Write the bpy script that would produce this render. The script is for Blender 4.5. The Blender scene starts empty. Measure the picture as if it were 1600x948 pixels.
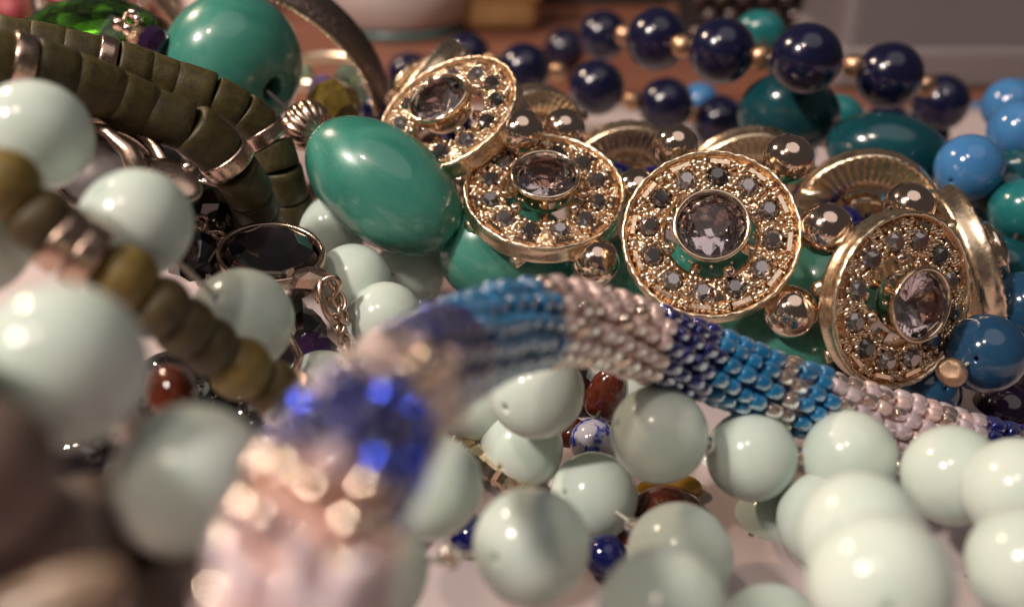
import bpy, math, random
import numpy as np
from mathutils import Vector, Matrix, Quaternion
random.seed(7)
rng = np.random.default_rng(7)
scene = bpy.context.scene
col = scene.collection
PI = math.pi

# ------------------------------------------------------------------ camera
# one Blender unit = 1 cm; a macro photograph of a pile of jewellery on a table
scene.unit_settings.scale_length = 0.01
W, H, FPX = 1600.0, 948.0, 1556.0
CAM = Vector((0, 0, 7.4)); PITCH = math.radians(28)
cd = bpy.data.cameras.new('camera'); cam = bpy.data.objects.new('camera', cd); col.objects.link(cam)
cd.sensor_width = 36.0; cd.lens = 36.0 * FPX / W
cd.clip_start = 0.05; cd.clip_end = 2000
cam.location = CAM; cam.rotation_euler = (PI / 2 - PITCH, 0, 0)
cd.dof.use_dof = True; cd.dof.focus_distance = 12.2
cd.dof.aperture_fstop = cd.lens * 1e-3 / 0.25
scene.camera = cam
FW = Vector((0, math.cos(PITCH), -math.sin(PITCH))); UP = Vector((0, math.sin(PITCH), math.cos(PITCH))); RT = Vector((1, 0, 0))

def P(px, py, z):
    """The place in the world of a thing seen at a given spot of the photograph, z cm away."""
    return CAM + FW * z + RT * ((px - W / 2) / FPX * z) + UP * ((H / 2 - py) / FPX * z)
def CV(x, y, t):
    """A direction given as right, up and towards the viewer."""
    return (RT * x + UP * y - FW * t).normalized()

# ------------------------------------------------------------------ world and lamps
world = bpy.data.worlds.new('World'); scene.world = world; world.use_nodes = True
bg = world.node_tree.nodes['Background']
bg.inputs[0].default_value = (1.0, 0.88, 0.84, 1); bg.inputs[1].default_value = 0.05

def area_lamp(name, loc, target, size, power, color):
    ld = bpy.data.lights.new(name, 'AREA'); ld.shape = 'DISK'; ld.size = size; ld.energy = power; ld.color = color
    o = bpy.data.objects.new(name, ld); col.objects.link(o)
    o.location = loc; o.rotation_euler = (Vector(target) - Vector(loc)).to_track_quat('-Z', 'Y').to_euler()
    return o
area_lamp('desk_lamp', (-28, -6, 38), (0, 11, 1), 4.5, 18000, (1.0, 0.87, 0.78))
area_lamp('second_bulb', (-15, -7, 46), (0, 11, 1), 3.0, 5500, (1.0, 0.80, 0.66))
area_lamp('warm_bulb', (-27, 29, 29), (0, 9, 2), 2.2, 7500, (1.0, 0.74, 0.54))
area_lamp('ceiling_bounce', (12, -4, 75), (0, 11, 1), 70.0, 8000, (1.0, 0.90, 0.87))
scene.view_settings.view_transform = 'Standard'; scene.view_settings.look = 'None'
scene.view_settings.gamma = 1; scene.view_settings.exposure = 0.14
scene.cycles.use_denoising = True
scene.cycles.sample_clamp_indirect = 6.0
scene.cycles.max_bounces = 10; scene.cycles.transmission_bounces = 8; scene.cycles.glossy_bounces = 5; scene.cycles.diffuse_bounces = 3
scene.cycles.blur_glossy = 0.4

# ------------------------------------------------------------------ materials
def mat(name, color, rough=0.3, metal=0.0, trans=0.0, ior=1.5, coat=0.0, sss=0.0, sss_r=(0.3, 0.3, 0.3), spec=0.5,
        color2=None, nscale=3.0, ndist=0.0, ramp=(0.35, 0.65), bump=0.0, bscale=20.0, rvar=0.0, rscale=8.0, speck=None, sheen=0.0, per_object=0.0):
    m = bpy.data.materials.new(name); m.use_nodes = True
    nt = m.node_tree; N = nt.nodes; L = nt.links; b = N['Principled BSDF']
    b.inputs['Base Color'].default_value = (*color, 1); b.inputs['Roughness'].default_value = rough
    b.inputs['Metallic'].default_value = metal; b.inputs['Transmission Weight'].default_value = trans
    b.inputs['IOR'].default_value = ior; b.inputs['Coat Weight'].default_value = coat; b.inputs['Coat Roughness'].default_value = 0.06
    b.inputs['Specular IOR Level'].default_value = spec
    if sss: 
        b.inputs['Subsurface Weight'].default_value = sss; b.inputs['Subsurface Radius'].default_value = sss_r; b.inputs['Subsurface Scale'].default_value = 1.0
    tc = N.new('ShaderNodeTexCoord')
    oi = N.new('ShaderNodeObjectInfo')
    vadd = N.new('ShaderNodeVectorMath'); vadd.operation = 'ADD'
    sc = N.new('ShaderNodeVectorMath'); sc.operation = 'SCALE'; sc.inputs[0].default_value = (17.0, 31.0, 53.0)
    L.new(oi.outputs['Random'], sc.inputs['Scale']); L.new(tc.outputs['Object'], vadd.inputs[0]); L.new(sc.outputs[0], vadd.inputs[1])
    vec = vadd.outputs[0]
    last = None
    if color2 is not None:
        n = N.new('ShaderNodeTexNoise'); n.inputs['Scale'].default_value = nscale; n.inputs['Detail'].default_value = 6; n.inputs['Distortion'].default_value = ndist
        L.new(vec, n.inputs['Vector'])
        r = N.new('ShaderNodeValToRGB'); r.color_ramp.elements[0].position = ramp[0]; r.color_ramp.elements[1].position = ramp[1]
        r.color_ramp.elements[0].color = (*color, 1); r.color_ramp.elements[1].color = (*color2, 1)
        L.new(n.outputs['Fac'], r.inputs['Fac']); last = r.outputs['Color']
    if speck is not None:
        n = N.new('ShaderNodeTexVoronoi'); n.inputs['Scale'].default_value = speck[1]; L.new(vec, n.inputs['Vector'])
        r = N.new('ShaderNodeMath'); r.operation = 'LESS_THAN'; r.inputs[1].default_value = speck[2]; L.new(n.outputs['Distance'], r.inputs[0])
        mx = N.new('ShaderNodeMix'); mx.data_type = 'RGBA'; mx.inputs['A'].default_value = (*color, 1); mx.inputs['B'].default_value = (*speck[0], 1)
        if last: L.new(last, mx.inputs['A'])
        L.new(r.outputs[0], mx.inputs['Factor']); last = mx.outputs['Result']
    if per_object:
        hv = N.new('ShaderNodeHueSaturation'); hv.inputs['Color'].default_value = (*color, 1)
        if last: L.new(last, hv.inputs['Color'])
        mr = N.new('ShaderNodeMapRange'); mr.inputs['To Min'].default_value = 1 - per_object; mr.inputs['To Max'].default_value = 1 + per_object
        L.new(oi.outputs['Random'], mr.inputs['Value']); L.new(mr.outputs[0], hv.inputs['Value']); last = hv.outputs['Color']
    if last: L.new(last, b.inputs['Base Color'])
    if rvar:
        n = N.new('ShaderNodeTexNoise'); n.inputs['Scale'].default_value = rscale; n.inputs['Detail'].default_value = 8; n.inputs['Roughness'].default_value = 0.7
        L.new(vec, n.inputs['Vector'])
        mr = N.new('ShaderNodeMapRange'); mr.inputs['From Min'].default_value = 0.3; mr.inputs['From Max'].default_value = 0.75
        mr.inputs['To Min'].default_value = max(0.0, rough - rvar); mr.inputs['To Max'].default_value = rough + rvar
        L.new(n.outputs['Fac'], mr.inputs['Value']); L.new(mr.outputs[0], b.inputs['Roughness'])
    if bump:
        n = N.new('ShaderNodeTexNoise'); n.inputs['Scale'].default_value = bscale; n.inputs['Detail'].default_value = 5
        L.new(vec, n.inputs['Vector'])
        bp = N.new('ShaderNodeBump'); bp.inputs['Strength'].default_value = bump; bp.inputs['Distance'].default_value = 0.05
        L.new(n.outputs['Fac'], bp.inputs['Height']); L.new(bp.outputs['Normal'], b.inputs['Normal'])
    return m

M = {}
M['mint'] = mat('mint_glass', (0.54, 0.645, 0.580), 0.19, spec=0.35, sss=0.35, sss_r=(0.10, 0.16, 0.12), color2=(0.60, 0.675, 0.62), nscale=1.2, rvar=0.07, rscale=5, bump=0.03, bscale=3, per_object=0.07, speck=((0.30, 0.32, 0.26), 3.5, 0.022))
M['green'] = mat('green_resin', (0.024, 0.175, 0.130), 0.30, coat=0.7, color2=(0.075, 0.290, 0.225), nscale=0.75, ndist=1.5, ramp=(0.38, 0.78), rvar=0.09, rscale=6, speck=((0.22, 0.45, 0.37), 9, 0.035), bump=0.02, bscale=9)
M['navy'] = mat('navy_resin', (0.0045, 0.005, 0.026), 0.20, coat=0.5, rvar=0.05, color2=(0.007, 0.007, 0.036), nscale=2)
M['sky'] = mat('sky_blue_glass', (0.045, 0.17, 0.40), 0.14, coat=0.3, color2=(0.06, 0.21, 0.45), nscale=1.5, rvar=0.05)
M['steel'] = mat('steel_blue_glass', (0.013, 0.055, 0.120), 0.14, coat=0.5, color2=(0.018, 0.068, 0.145), nscale=2.0, rvar=0.06, speck=((0.25, 0.33, 0.4), 10, 0.05))
M['teal'] = mat('teal_stone', (0.004, 0.045, 0.060), 0.18, coat=0.3, color2=(0.008, 0.070, 0.088), nscale=1.2, rvar=0.06)
M['teal_light'] = mat('pale_teal_stone', (0.012, 0.14, 0.15), 0.2, coat=0.3, color2=(0.02, 0.18, 0.18), nscale=1.2)
M['plum'] = mat('plum_glass', (0.020, 0.008, 0.030), 0.08, coat=0.5)
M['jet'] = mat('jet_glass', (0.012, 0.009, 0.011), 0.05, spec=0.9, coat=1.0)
M['wood'] = mat('olive_wood', (0.030, 0.024, 0.004), 0.55, color2=(0.060, 0.046, 0.009), nscale=2.2, ndist=0.8, bump=0.15, bscale=10, per_object=0.25)
M['wood_mid'] = mat('brown_olive_wood', (0.048, 0.033, 0.010), 0.55, color2=(0.09, 0.062, 0.018), nscale=2.5, bump=0.2, bscale=10, per_object=0.35)
M['wood_ball'] = mat('ochre_wood', (0.12, 0.082, 0.017), 0.5, color2=(0.18, 0.125, 0.028), nscale=3, bump=0.2, bscale=12, per_object=0.2)
M['taupe'] = mat('taupe_wood', (0.10, 0.07, 0.055), 0.55, color2=(0.15, 0.105, 0.085), nscale=1.2, bump=0.1, bscale=6, per_object=0.3)
M['shell'] = mat('tan_shell', (0.22, 0.155, 0.105), 0.3, color2=(0.30, 0.22, 0.16), nscale=1.5)
M['bronze'] = mat('rose_bronze', (0.56, 0.41, 0.32), 0.28, metal=1.0, rvar=0.1, bump=0.05, bscale=10)
M['gold'] = mat('rose_gold', (0.93, 0.74, 0.54), 0.13, metal=1.0, rvar=0.07, rscale=10, bump=0.04, bscale=8)
M['gold_rough'] = mat('grained_gold', (0.86, 0.60, 0.40), 0.17, metal=1.0, color2=(0.50, 0.29, 0.14), nscale=2.2, ramp=(0.5, 0.8), rvar=0.08, bump=0.5, bscale=16)
M['gold_satin'] = mat('satin_gold', (0.88, 0.70, 0.50), 0.30, metal=1.0, rvar=0.08, bump=0.1, bscale=12)
M['gold_bead'] = mat('polished_gold', (0.84, 0.65, 0.52), 0.12, metal=1.0, rvar=0.09, rscale=4, bump=0.06, bscale=2.5)
M['spacer'] = mat('matte_gold', (0.62, 0.39, 0.25), 0.38, metal=1.0, bump=0.1, bscale=6)
M['smoke'] = mat('smoky_crystal', (0.66, 0.55, 0.57), 0.02, trans=1.0, ior=1.62)
M['smoke_small'] = mat('grey_crystal', (0.26, 0.235, 0.235), 0.05, metal=0.85, coat=1.0, per_object=0.6)
M['aqua'] = mat('frosted_aqua_glass', (0.010, 0.21, 0.46), 0.24, trans=0.45, ior=1.45, sss=0.1, sss_r=(0.03, 0.06, 0.08), per_object=0.2)
M['cobalt'] = mat('cobalt_glass', (0.010, 0.022, 0.26), 0.08, trans=0.6, metal=0.3, ior=1.5, coat=1.0, per_object=0.4)
M['pink'] = mat('opal_pink_glass', (0.90, 0.68, 0.64), 0.09, trans=0.4, metal=0.12, coat=1.0, ior=1.5, sss=0.2, sss_r=(0.05, 0.04, 0.05), per_object=0.1)
M['lilac'] = mat('opal_lilac_glass', (0.90, 0.75, 0.80), 0.08, trans=0.55, coat=1.0, ior=1.5, sss=0.2, sss_r=(0.05, 0.04, 0.05), per_object=0.1)
M['clear'] = mat('clear_lined_glass', (0.90, 0.74, 0.64), 0.06, trans=0.9, metal=0.15, ior=1.52, coat=1.0)
M['lined'] = mat('gold_lined_glass', (0.98, 0.78, 0.64), 0.07, metal=1.0, coat=0.5, per_object=0.05)
M['rosy'] = mat('rosy_glass', (0.64, 0.44, 0.44), 0.09, trans=0.45, coat=1.0, per_object=0.15)
M['cobalt_lined'] = mat('silver_lined_cobalt', (0.06, 0.12, 0.85), 0.07, metal=1.0, coat=0.5, per_object=0.2)
M['thread'] = mat('peach_thread', (0.66, 0.42, 0.36), 0.6, bump=0.4, bscale=30)
M['thread_blue'] = mat('blue_thread', (0.01, 0.03, 0.14), 0.6)
M['cord'] = mat('pale_cord', (0.55, 0.52, 0.42), 0.7)
M['dark_cord'] = mat('dark_cord', (0.03, 0.025, 0.02), 0.8)
M['red'] = mat('red_jasper', (0.055, 0.009, 0.005), 0.14, color2=(0.11, 0.022, 0.008), nscale=3, coat=0.4)
M['amber'] = mat('amber_glass', (0.50, 0.27, 0.03), 0.06, trans=0.45, ior=1.5)
M['lapis'] = mat('lapis_stone', (0.015, 0.035, 0.28), 0.15, color2=(0.34, 0.33, 0.38), nscale=1.1, ramp=(0.48, 0.53), coat=0.4)
M['cobalt_bead'] = mat('cobalt_bead_glass', (0.004, 0.006, 0.085), 0.08, coat=0.5)
M['crystal_green'] = mat('green_crystal', (0.80, 0.93, 0.68), 0.02, trans=1.0, ior=1.55, per_object=0.5)
M['foil_lit'] = mat('lit_green_foil', (0.22, 0.72, 0.05), 0.22, metal=1.0)
M['foil_shade'] = mat('shade_green_foil', (0.05, 0.14, 0.02), 0.25, metal=1.0)
M['foil_glint'] = mat('glint_green_foil', (0.62, 0.66, 0.30), 0.2, metal=1.0)
M['pale_green'] = mat('pale_green_crystal', (0.45, 0.62, 0.42), 0.05, trans=0.6, ior=1.55)
M['olive_glass'] = mat('olive_glass', (0.09, 0.06, 0.010), 0.2, color2=(0.17, 0.12, 0.025), nscale=2.5, coat=0.4)
M['gunmetal'] = mat('gunmetal', (0.16, 0.125, 0.105), 0.42, metal=0.8, bump=0.9, bscale=10)
M['gunmetal_bead'] = mat('polished_gunmetal', (0.16, 0.13, 0.125), 0.16, metal=0.9)
M['greystone'] = mat('grey_stone', (0.075, 0.065, 0.065), 0.3, color2=(0.13, 0.11, 0.11), nscale=2)
M['paper'] = mat('white_paper', (0.50, 0.42, 0.42), 0.8, color2=(0.55, 0.46, 0.455), nscale=0.6, bump=0.1, bscale=2, speck=((0.12, 0.1, 0.1), 0.9, 0.03))
M['white_glaze'] = mat('white_glaze', (0.52, 0.46, 0.44), 0.25)
M['glaze_teal'] = mat('teal_glaze', (0.12, 0.2, 0.19), 0.3)
M['mustard'] = mat('mustard_card', (0.26, 0.135, 0.05), 0.5, color2=(0.34, 0.19, 0.075), nscale=0.6)
M['grey_plastic'] = mat('grey_plastic', (0.17, 0.150, 0.160), 0.4, color2=(0.20, 0.178, 0.185), nscale=0.15)
M['grey_plastic_lid'] = mat('pale_grey_plastic', (0.25, 0.215, 0.22), 0.4)
M['black_cloth'] = mat('black_cloth', (0.012, 0.010, 0.012), 0.6, bump=0.3, bscale=4)
M['pink_bead'] = mat('pink_glass', (0.42, 0.09, 0.11), 0.2, coat=0.3)
M['pearl'] = mat('white_pearl', (0.80, 0.72, 0.68), 0.15, coat=0.5)
M['iris'] = mat('iridescent_crystal', (0.35, 0.25, 0.55), 0.05, metal=0.6)

def table_material():
    m = bpy.data.materials.new('table_wood'); m.use_nodes = True
    nt = m.node_tree; N = nt.nodes; L = nt.links; b = N['Principled BSDF']
    tc = N.new('ShaderNodeTexCoord'); mp = N.new('ShaderNodeMapping'); mp.inputs['Scale'].default_value = (0.06, 0.9, 1)
    L.new(tc.outputs['Object'], mp.inputs['Vector'])
    n = N.new('ShaderNodeTexNoise'); n.inputs['Scale'].default_value = 1.4; n.inputs['Detail'].default_value = 8; n.inputs['Distortion'].default_value = 0.6
    L.new(mp.outputs[0], n.inputs['Vector'])
    r = N.new('ShaderNodeValToRGB'); r.color_ramp.elements[0].position = 0.3; r.color_ramp.elements[1].position = 0.7
    r.color_ramp.elements[0].color = (0.17, 0.062, 0.038, 1); r.color_ramp.elements[1].color = (0.30, 0.125, 0.080, 1)
    L.new(n.outputs['Fac'], r.inputs['Fac']); L.new(r.outputs[0], b.inputs['Base Color'])
    b.inputs['Roughness'].default_value = 0.38
    return m
M['table'] = table_material()

# ------------------------------------------------------------------ mesh helpers
def mesh(name, v, f, mats=None, smooth=True, mi=None):
    me = bpy.data.meshes.new(name)
    me.from_pydata([tuple(map(float, p)) for p in v], [], [tuple(int(i) for i in q) for q in f])
    for m in (mats or []): me.materials.append(M[m] if isinstance(m, str) else m)
    if smooth is True: me.polygons.foreach_set('use_smooth', [True] * len(me.polygons))
    elif smooth is not False: me.polygons.foreach_set('use_smooth', list(smooth))
    if mi is not None: me.polygons.foreach_set('material_index', list(mi))
    me.update(); return me

def lathe_geo(prof, n, closed=False):
    """prof: list of (r, z); turned about Z. Points with r = 0 become poles."""
    v, f, idx = [], [], []
    for r, z in prof:
        if abs(r) < 1e-9: idx.append([len(v)] * n); v.append((0, 0, z))
        else:
            idx.append(list(range(len(v), len(v) + n)))
            for k in range(n): a = 2 * PI * k / n; v.append((r * math.cos(a), r * math.sin(a), z))
    m = len(prof)
    for i in range(m if closed else m - 1):
        A, B = idx[i], idx[(i + 1) % m]
        for k in range(n):
            q = [A[k], A[(k + 1) % n], B[(k + 1) % n], B[k]]
            u = []
            for x in q:
                if x not in u: u.append(x)
            if len(u) >= 3: f.append(tuple(u))
    return v, f

class Geo:
    def __init__(s): s.v = []; s.f = []; s.s = []; s.m = []
    def add(s, v, f, T=None, smooth=True, mi=0):
        o = len(s.v)
        s.v += [tuple(T @ Vector(p)) for p in v] if T is not None else [tuple(p) for p in v]
        s.f += [tuple(i + o for i in q) for q in f]; s.s += [smooth] * len(f); s.m += [mi] * len(f); return s
    def mesh(s, name, mats): return mesh(name, s.v, s.f, mats, s.s, s.m)

def tube_geo(pts, rad, n=8, closed=False, flat=1.0):
    pts = [Vector(p) for p in pts]; m = len(pts); v, f = [], []
    rads = rad if isinstance(rad, (list, tuple)) else [rad] * m
    t0 = (pts[1] - pts[0]).normalized(); nrm = t0.orthogonal().normalized()
    for i, p in enumerate(pts):
        a = pts[(i - 1) % m] if (closed or i) else pts[0]; b = pts[(i + 1) % m] if (closed or i < m - 1) else pts[-1]
        t = (b - a).normalized(); nrm = (nrm - t * nrm.dot(t)).normalized(); bn = t.cross(nrm)
        for k in range(n):
            an = 2 * PI * k / n; v.append(tuple(p + (nrm * math.cos(an) + bn * math.sin(an) * flat) * rads[i]))
    for i in range(m if closed else m - 1):
        for k in range(n):
            f.append((i * n + k, i * n + (k + 1) % n, ((i + 1) % m) * n + (k + 1) % n, ((i + 1) % m) * n + k))
    if not closed: f.append(tuple(range(n))[::-1]); f.append(tuple((m - 1) * n + k for k in range(n)))
    return v, f

def ico_geo(sub=1, r=1.0):
    t = (1 + 5 ** .5) / 2
    v = [Vector(p).normalized() for p in [(-1, t, 0), (1, t, 0), (-1, -t, 0), (1, -t, 0), (0, -1, t), (0, 1, t), (0, -1, -t), (0, 1, -t), (t, 0, -1), (t, 0, 1), (-t, 0, -1), (-t, 0, 1)]]
    f = [(0, 11, 5), (0, 5, 1), (0, 1, 7), (0, 7, 10), (0, 10, 11), (1, 5, 9), (5, 11, 4), (11, 10, 2), (10, 7, 6), (7, 1, 8), (3, 9, 4), (3, 4, 2), (3, 2, 6), (3, 6, 8), (3, 8, 9), (4, 9, 5), (2, 4, 11), (6, 2, 10), (8, 6, 7), (9, 8, 1)]
    for _ in range(sub):
        c = {}; g = []
        def mid(a, b):
            k = (min(a, b), max(a, b))
            if k not in c: c[k] = len(v); v.append(((v[a] + v[b]) / 2).normalized())
            return c[k]
        for a, b, d in f: x, y, z = mid(a, b), mid(b, d), mid(d, a); g += [(a, x, z), (b, y, x), (d, z, y), (x, y, z)]
        f = g
    return [p * r for p in v], f

def catmull(pts, per=24):
    pts = [Vector(p) for p in pts]; q = [pts[0] * 2 - pts[1]] + pts + [pts[-1] * 2 - pts[-2]]; out = []
    for i in range(1, len(q) - 2):
        a, b, c, d = q[i - 1:i + 3]
        for k in range(per):
            t = k / per
            out.append(0.5 * ((2 * b) + (c - a) * t + (2 * a - 5 * b + 4 * c - d) * t * t + (3 * b - a - 3 * c + d) * t ** 3))
    out.append(pts[-1]); return out

class Path:
    def __init__(s, pts):
        s.p = catmull(pts); s.l = [0]
        for a, b in zip(s.p, s.p[1:]): s.l.append(s.l[-1] + (b - a).length)
        s.len = s.l[-1]
    def at(s, d):
        d = min(max(d, 0), s.len - 1e-6); i = int(np.searchsorted(s.l, d, 'right')) - 1; i = min(i, len(s.p) - 2)
        t = (d - s.l[i]) / max(1e-9, s.l[i + 1] - s.l[i]); return s.p[i].lerp(s.p[i + 1], t), (s.p[i + 1] - s.p[i]).normalized()
    def nearest(s, w): return s.l[min(range(len(s.p)), key=lambda i: (s.p[i] - w).length)]

def obj(name, me, parent=None, loc=(0, 0, 0), rot=None, scale=None):
    o = bpy.data.objects.new(name, me); col.objects.link(o)
    if parent is not None: o.parent = parent
    o.location = loc
    if rot is not None: o.rotation_mode = 'QUATERNION'; o.rotation_quaternion = rot
    if scale is not None: o.scale = (scale,) * 3 if isinstance(scale, (int, float)) else scale
    return o
def thing(name, label, cat, loc=(0, 0, 0), group=None):
    o = bpy.data.objects.new(name, None); o.empty_display_size = 0.3; col.objects.link(o); o.location = loc
    o['label'] = label; o['category'] = cat
    if group: o['group'] = group
    return o
def tag(o, label, cat, group=None):
    o['label'] = label; o['category'] = cat
    if group: o['group'] = group
    return o
def zrot(d): return Vector(d).to_track_quat('Z', 'Y')
def frame(n, u=None):
    """rotation with local Z along n and local X as near u as it can be"""
    n = Vector(n).normalized(); u = Vector(u) if u is not None else RT
    x = (u - n * u.dot(n)).normalized(); y = n.cross(x)
    return Matrix((x, y, n)).transposed().to_quaternion()

# ------------------------------------------------------------------ bead shapes (unit radius, hole along Z)
def bead_me(name, material, hole=0.09, n=48, flat=1.0, power=1.0):
    a0 = math.asin(hole); prof = []
    for k in range(27):
        a = a0 + (PI - 2 * a0) * k / 26
        s, c = math.sin(a), math.cos(a)
        prof.append((max(hole, s ** power), c * flat))
    prof += [(hole * 0.8, -0.9 * flat), (hole * 0.8, 0.9 * flat)]
    return mesh(name, *lathe_geo(prof, n, True), [material])
def cyl_bead_me(name, material, half, bevel=0.12, hole=0.2, n=36):
    prof = [(hole, half * .96), (1 - bevel * 1.6, half), (1 - bevel * .6, half - bevel * .35), (1 - bevel * .1, half - bevel), (1.0, half * .45), (1.0, -half * .45), (1 - bevel * .1, -half + bevel), (1 - bevel * .6, -half + bevel * .35), (1 - bevel * 1.6, -half), (hole, -half * .96)]
    return mesh(name, *lathe_geo(prof, n, True), [material])
def melon_me(name, material, ribs=16):
    v, f = [], []; n, m = ribs * 6, 24
    for j in range(m + 1):
        a = 0.14 + (PI - 0.28) * j / m
        for k in range(n):
            th = 2 * PI * k / n; rr = math.sin(a) * (1 - 0.10 * abs(math.cos(th * ribs / 2)) ** 3)
            v.append((rr * math.cos(th + 0.35 * math.cos(a)), rr * math.sin(th + .35 * math.cos(a)), 0.82 * math.cos(a)))
    for j in range(m):
        for k in range(n): f.append((j * n + k, (j + 1) * n + k, (j + 1) * n + (k + 1) % n, j * n + (k + 1) % n))
    return mesh(name, v, f, [material])
def nugget_me(name, material, seed, amp=0.16, sub=4):
    v, f = ico_geo(sub); r = np.random.default_rng(seed); ds = [Vector(r.normal(size=3)).normalized() for _ in range(7)]; w = r.uniform(-amp, amp, 7)
    return mesh(name, [p * (1 + sum(a * max(0, p.dot(d)) ** 2 for a, d in zip(w, ds))) for p in v], f, [material])
def facet_bead_me(name, material, n=8):
    prof = [(0.12, .80), (0.55, .78), (0.93, .32), (0.93, -.32), (0.55, -.78), (0.12, -.80)]
    v, f = lathe_geo(prof, n, False); return mesh(name, v, f + [tuple(range(n)), tuple(len(v) - 1 - k for k in range(n))], [material], False)

B = {}
for k in ('mint', 'navy', 'sky', 'steel', 'plum', 'green', 'teal', 'jet', 'cobalt_bead', 'gold_bead', 'spacer', 'pearl', 'pink_bead', 'lapis', 'wood_ball', 'taupe'):
    B[k] = bead_me(k + '_bead', k, 0.16 if k == 'green' else 0.06, 64 if k in ('mint', 'green') else 40)
B['clear_seed'] = bead_me('clear_seed', 'clear', .25, 20)
B['melon'] = melon_me('ribbed_bead', 'bronze')
B['wood'] = [cyl_bead_me('wood_bead', 'wood', h, b) for h, b in ((0.76, .10), (0.66, .08), (0.86, .12))]
B['wood_round'] = bead_me('wood_round', 'wood_mid', 0.12, 32, .66, .40)
B['ring'] = cyl_bead_me('ring_bead', 'bronze', 0.34, 0.07, 0.40)
B['jetf'] = facet_bead_me('faceted_jet_bead', 'jet')
B['plumf'] = facet_bead_me('faceted_plum_bead', 'plum', 10)
B['teal_n'] = [nugget_me('teal_nugget', 'teal', s) for s in (1, 2, 3)]
B['red_n'] = [nugget_me('red_nugget', 'red', s, .35, 3) for s in (4, 5)]
B['green_s'] = nugget_me('green_stone', 'green', 9, .2)
B['hammered'] = nugget_me('hammered_bead', 'gold_rough', 12, .12, 3)

def strand(root, beads, me, D, cord='cord', name='bead', cord_r=0.022, closed=False, extra=None):
    """beads: (px, py, size in px[, mesh, D]); their distance follows from the true size D in cm."""
    pts = []
    for b in beads:
        d = b[4] if len(b) > 4 else D
        pts.append(P(b[0], b[1], FPX * d / b[2]))
    o0 = Vector(root.location); out = []
    for i, b in enumerate(beads):
        d = b[4] if len(b) > 4 else D; m = b[3] if len(b) > 3 and b[3] is not None else me
        if isinstance(m, list): m = m[i % len(m)]
        t = pts[min(i + 1, len(pts) - 1)] - pts[max(i - 1, 0)]
        nm = b[5] if len(b) > 5 else name
        q = zrot(t) if t.length > 1e-6 else None
        out.append(obj(nm, m, root, pts[i] - o0, q @ Quaternion((0, 0, 1), random.uniform(0, 6)), d / 2 * random.uniform(.96, 1.02)))
    if cord and len(pts) > 1:
        for i in range(len(pts) - 1):
            if (pts[i + 1] - pts[i]).length < (out[i].scale.x + out[i + 1].scale.x) * 1.7:
                obj('cord', mesh('cord', *tube_geo([pts[i] - o0, (pts[i] + pts[i + 1]) / 2 - o0, pts[i + 1] - o0], cord_r, 6), [cord]), root)
    return pts, out

# ------------------------------------------------------------------ setting
g = Geo(); 
tb = mesh('tabletop', [(-150, -60, 0), (150, -60, 0), (150, 160, 0), (-150, 160, 0), (-150, -60, -2.5), (150, -60, -2.5), (150, 160, -2.5), (-150, 160, -2.5)],
          [(0, 1, 2, 3), (7, 6, 5, 4), (0, 4, 5, 1), (1, 5, 6, 2), (2, 6, 7, 3), (3, 7, 4, 0)], ['table'], False)
t = obj('tabletop', tb); t['kind'] = 'structure'
# a sheet of paper, not perfectly flat
nx, ny = 40, 40; v, f = [], []
for j in range(ny + 1):
    for i in range(nx + 1):
        x = -16 + 34 * i / nx; y = -4 + 28.3 * j / ny
        v.append((x + .03 * (y - 10), y - .02 * x, 0.03 + .03 * (1 + math.sin(x * .5 + y * .3)) * (1 + math.cos(y * .23))))
for j in range(ny):
    for i in range(nx): a = j * (nx + 1) + i; f.append((a, a + 1, a + nx + 2, a + nx + 1))
ps = obj('paper_sheet', mesh('paper_sheet', v, f, ['paper'])); tag(ps, 'white paper sheet lying flat on the table under all the jewellery', 'paper')
sm = ps.modifiers.new('thickness', 'SOLIDIFY'); sm.thickness = 0.015

# ------------------------------------------------------------------ gold bracelet of crystal medallions
R = 1.07
def brilliant(name, r, h, dep, material, n=8):
    """a round cut stone: table, crown kites, girdle and pavilion, flat facets"""
    v, f = [], []
    def ring(rr, z, m, off=0.0):
        s = len(v)
        for k in range(m): a = 2 * PI * (k + off) / m; v.append((rr * math.cos(a), rr * math.sin(a), z))
        return s
    T = ring(r * .55, h, n); K = ring(r * .80, h * .55, n, .5); G = ring(r, 0, 2 * n); G2 = ring(r, -.03 * r, 2 * n); Q = ring(r * .5, -dep * .55, n, .5)
    v.append((0, 0, -dep)); c = len(v) - 1
    f.append(tuple(T + k for k in range(n)))
    for k in range(n):
        k1 = (k + 1) % n; m = K + k
        f.append((T + k, m, T + k1)[::-1])
        f.append((T + k1, m, G + (2 * k + 2) % (2 * n), K + k1)) if False else None
        gk = lambda j: G + j % (2 * n)
        f.append((m, G + 2 * k, gk(2 * k + 1))); f.append((m, gk(2 * k + 1), gk(2 * k + 2)))
        f.append((T + k, K + (k - 1) % n, G + 2 * k, m))
        for j in (2 * k, 2 * k + 1): f.append((gk(j), G2 + j, G2 + (j + 1) % (2 * n), gk(j + 1)))
        q = Q + k
        f.append((G2 + 2 * k, q, G2 + (2 * k + 1))); f.append((G2 + (2 * k + 1), q, G2 + (2 * k + 2) % (2 * n)))
        f.append((G2 + 2 * k, Q + (k - 1) % n, c, q))
    me = mesh(name, v, f, [material], False)
    import bmesh
    bm = bmesh.new(); bm.from_mesh(me); bmesh.ops.recalc_face_normals(bm, faces=bm.faces); bm.to_mesh(me); bm.free()
    return me

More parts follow.
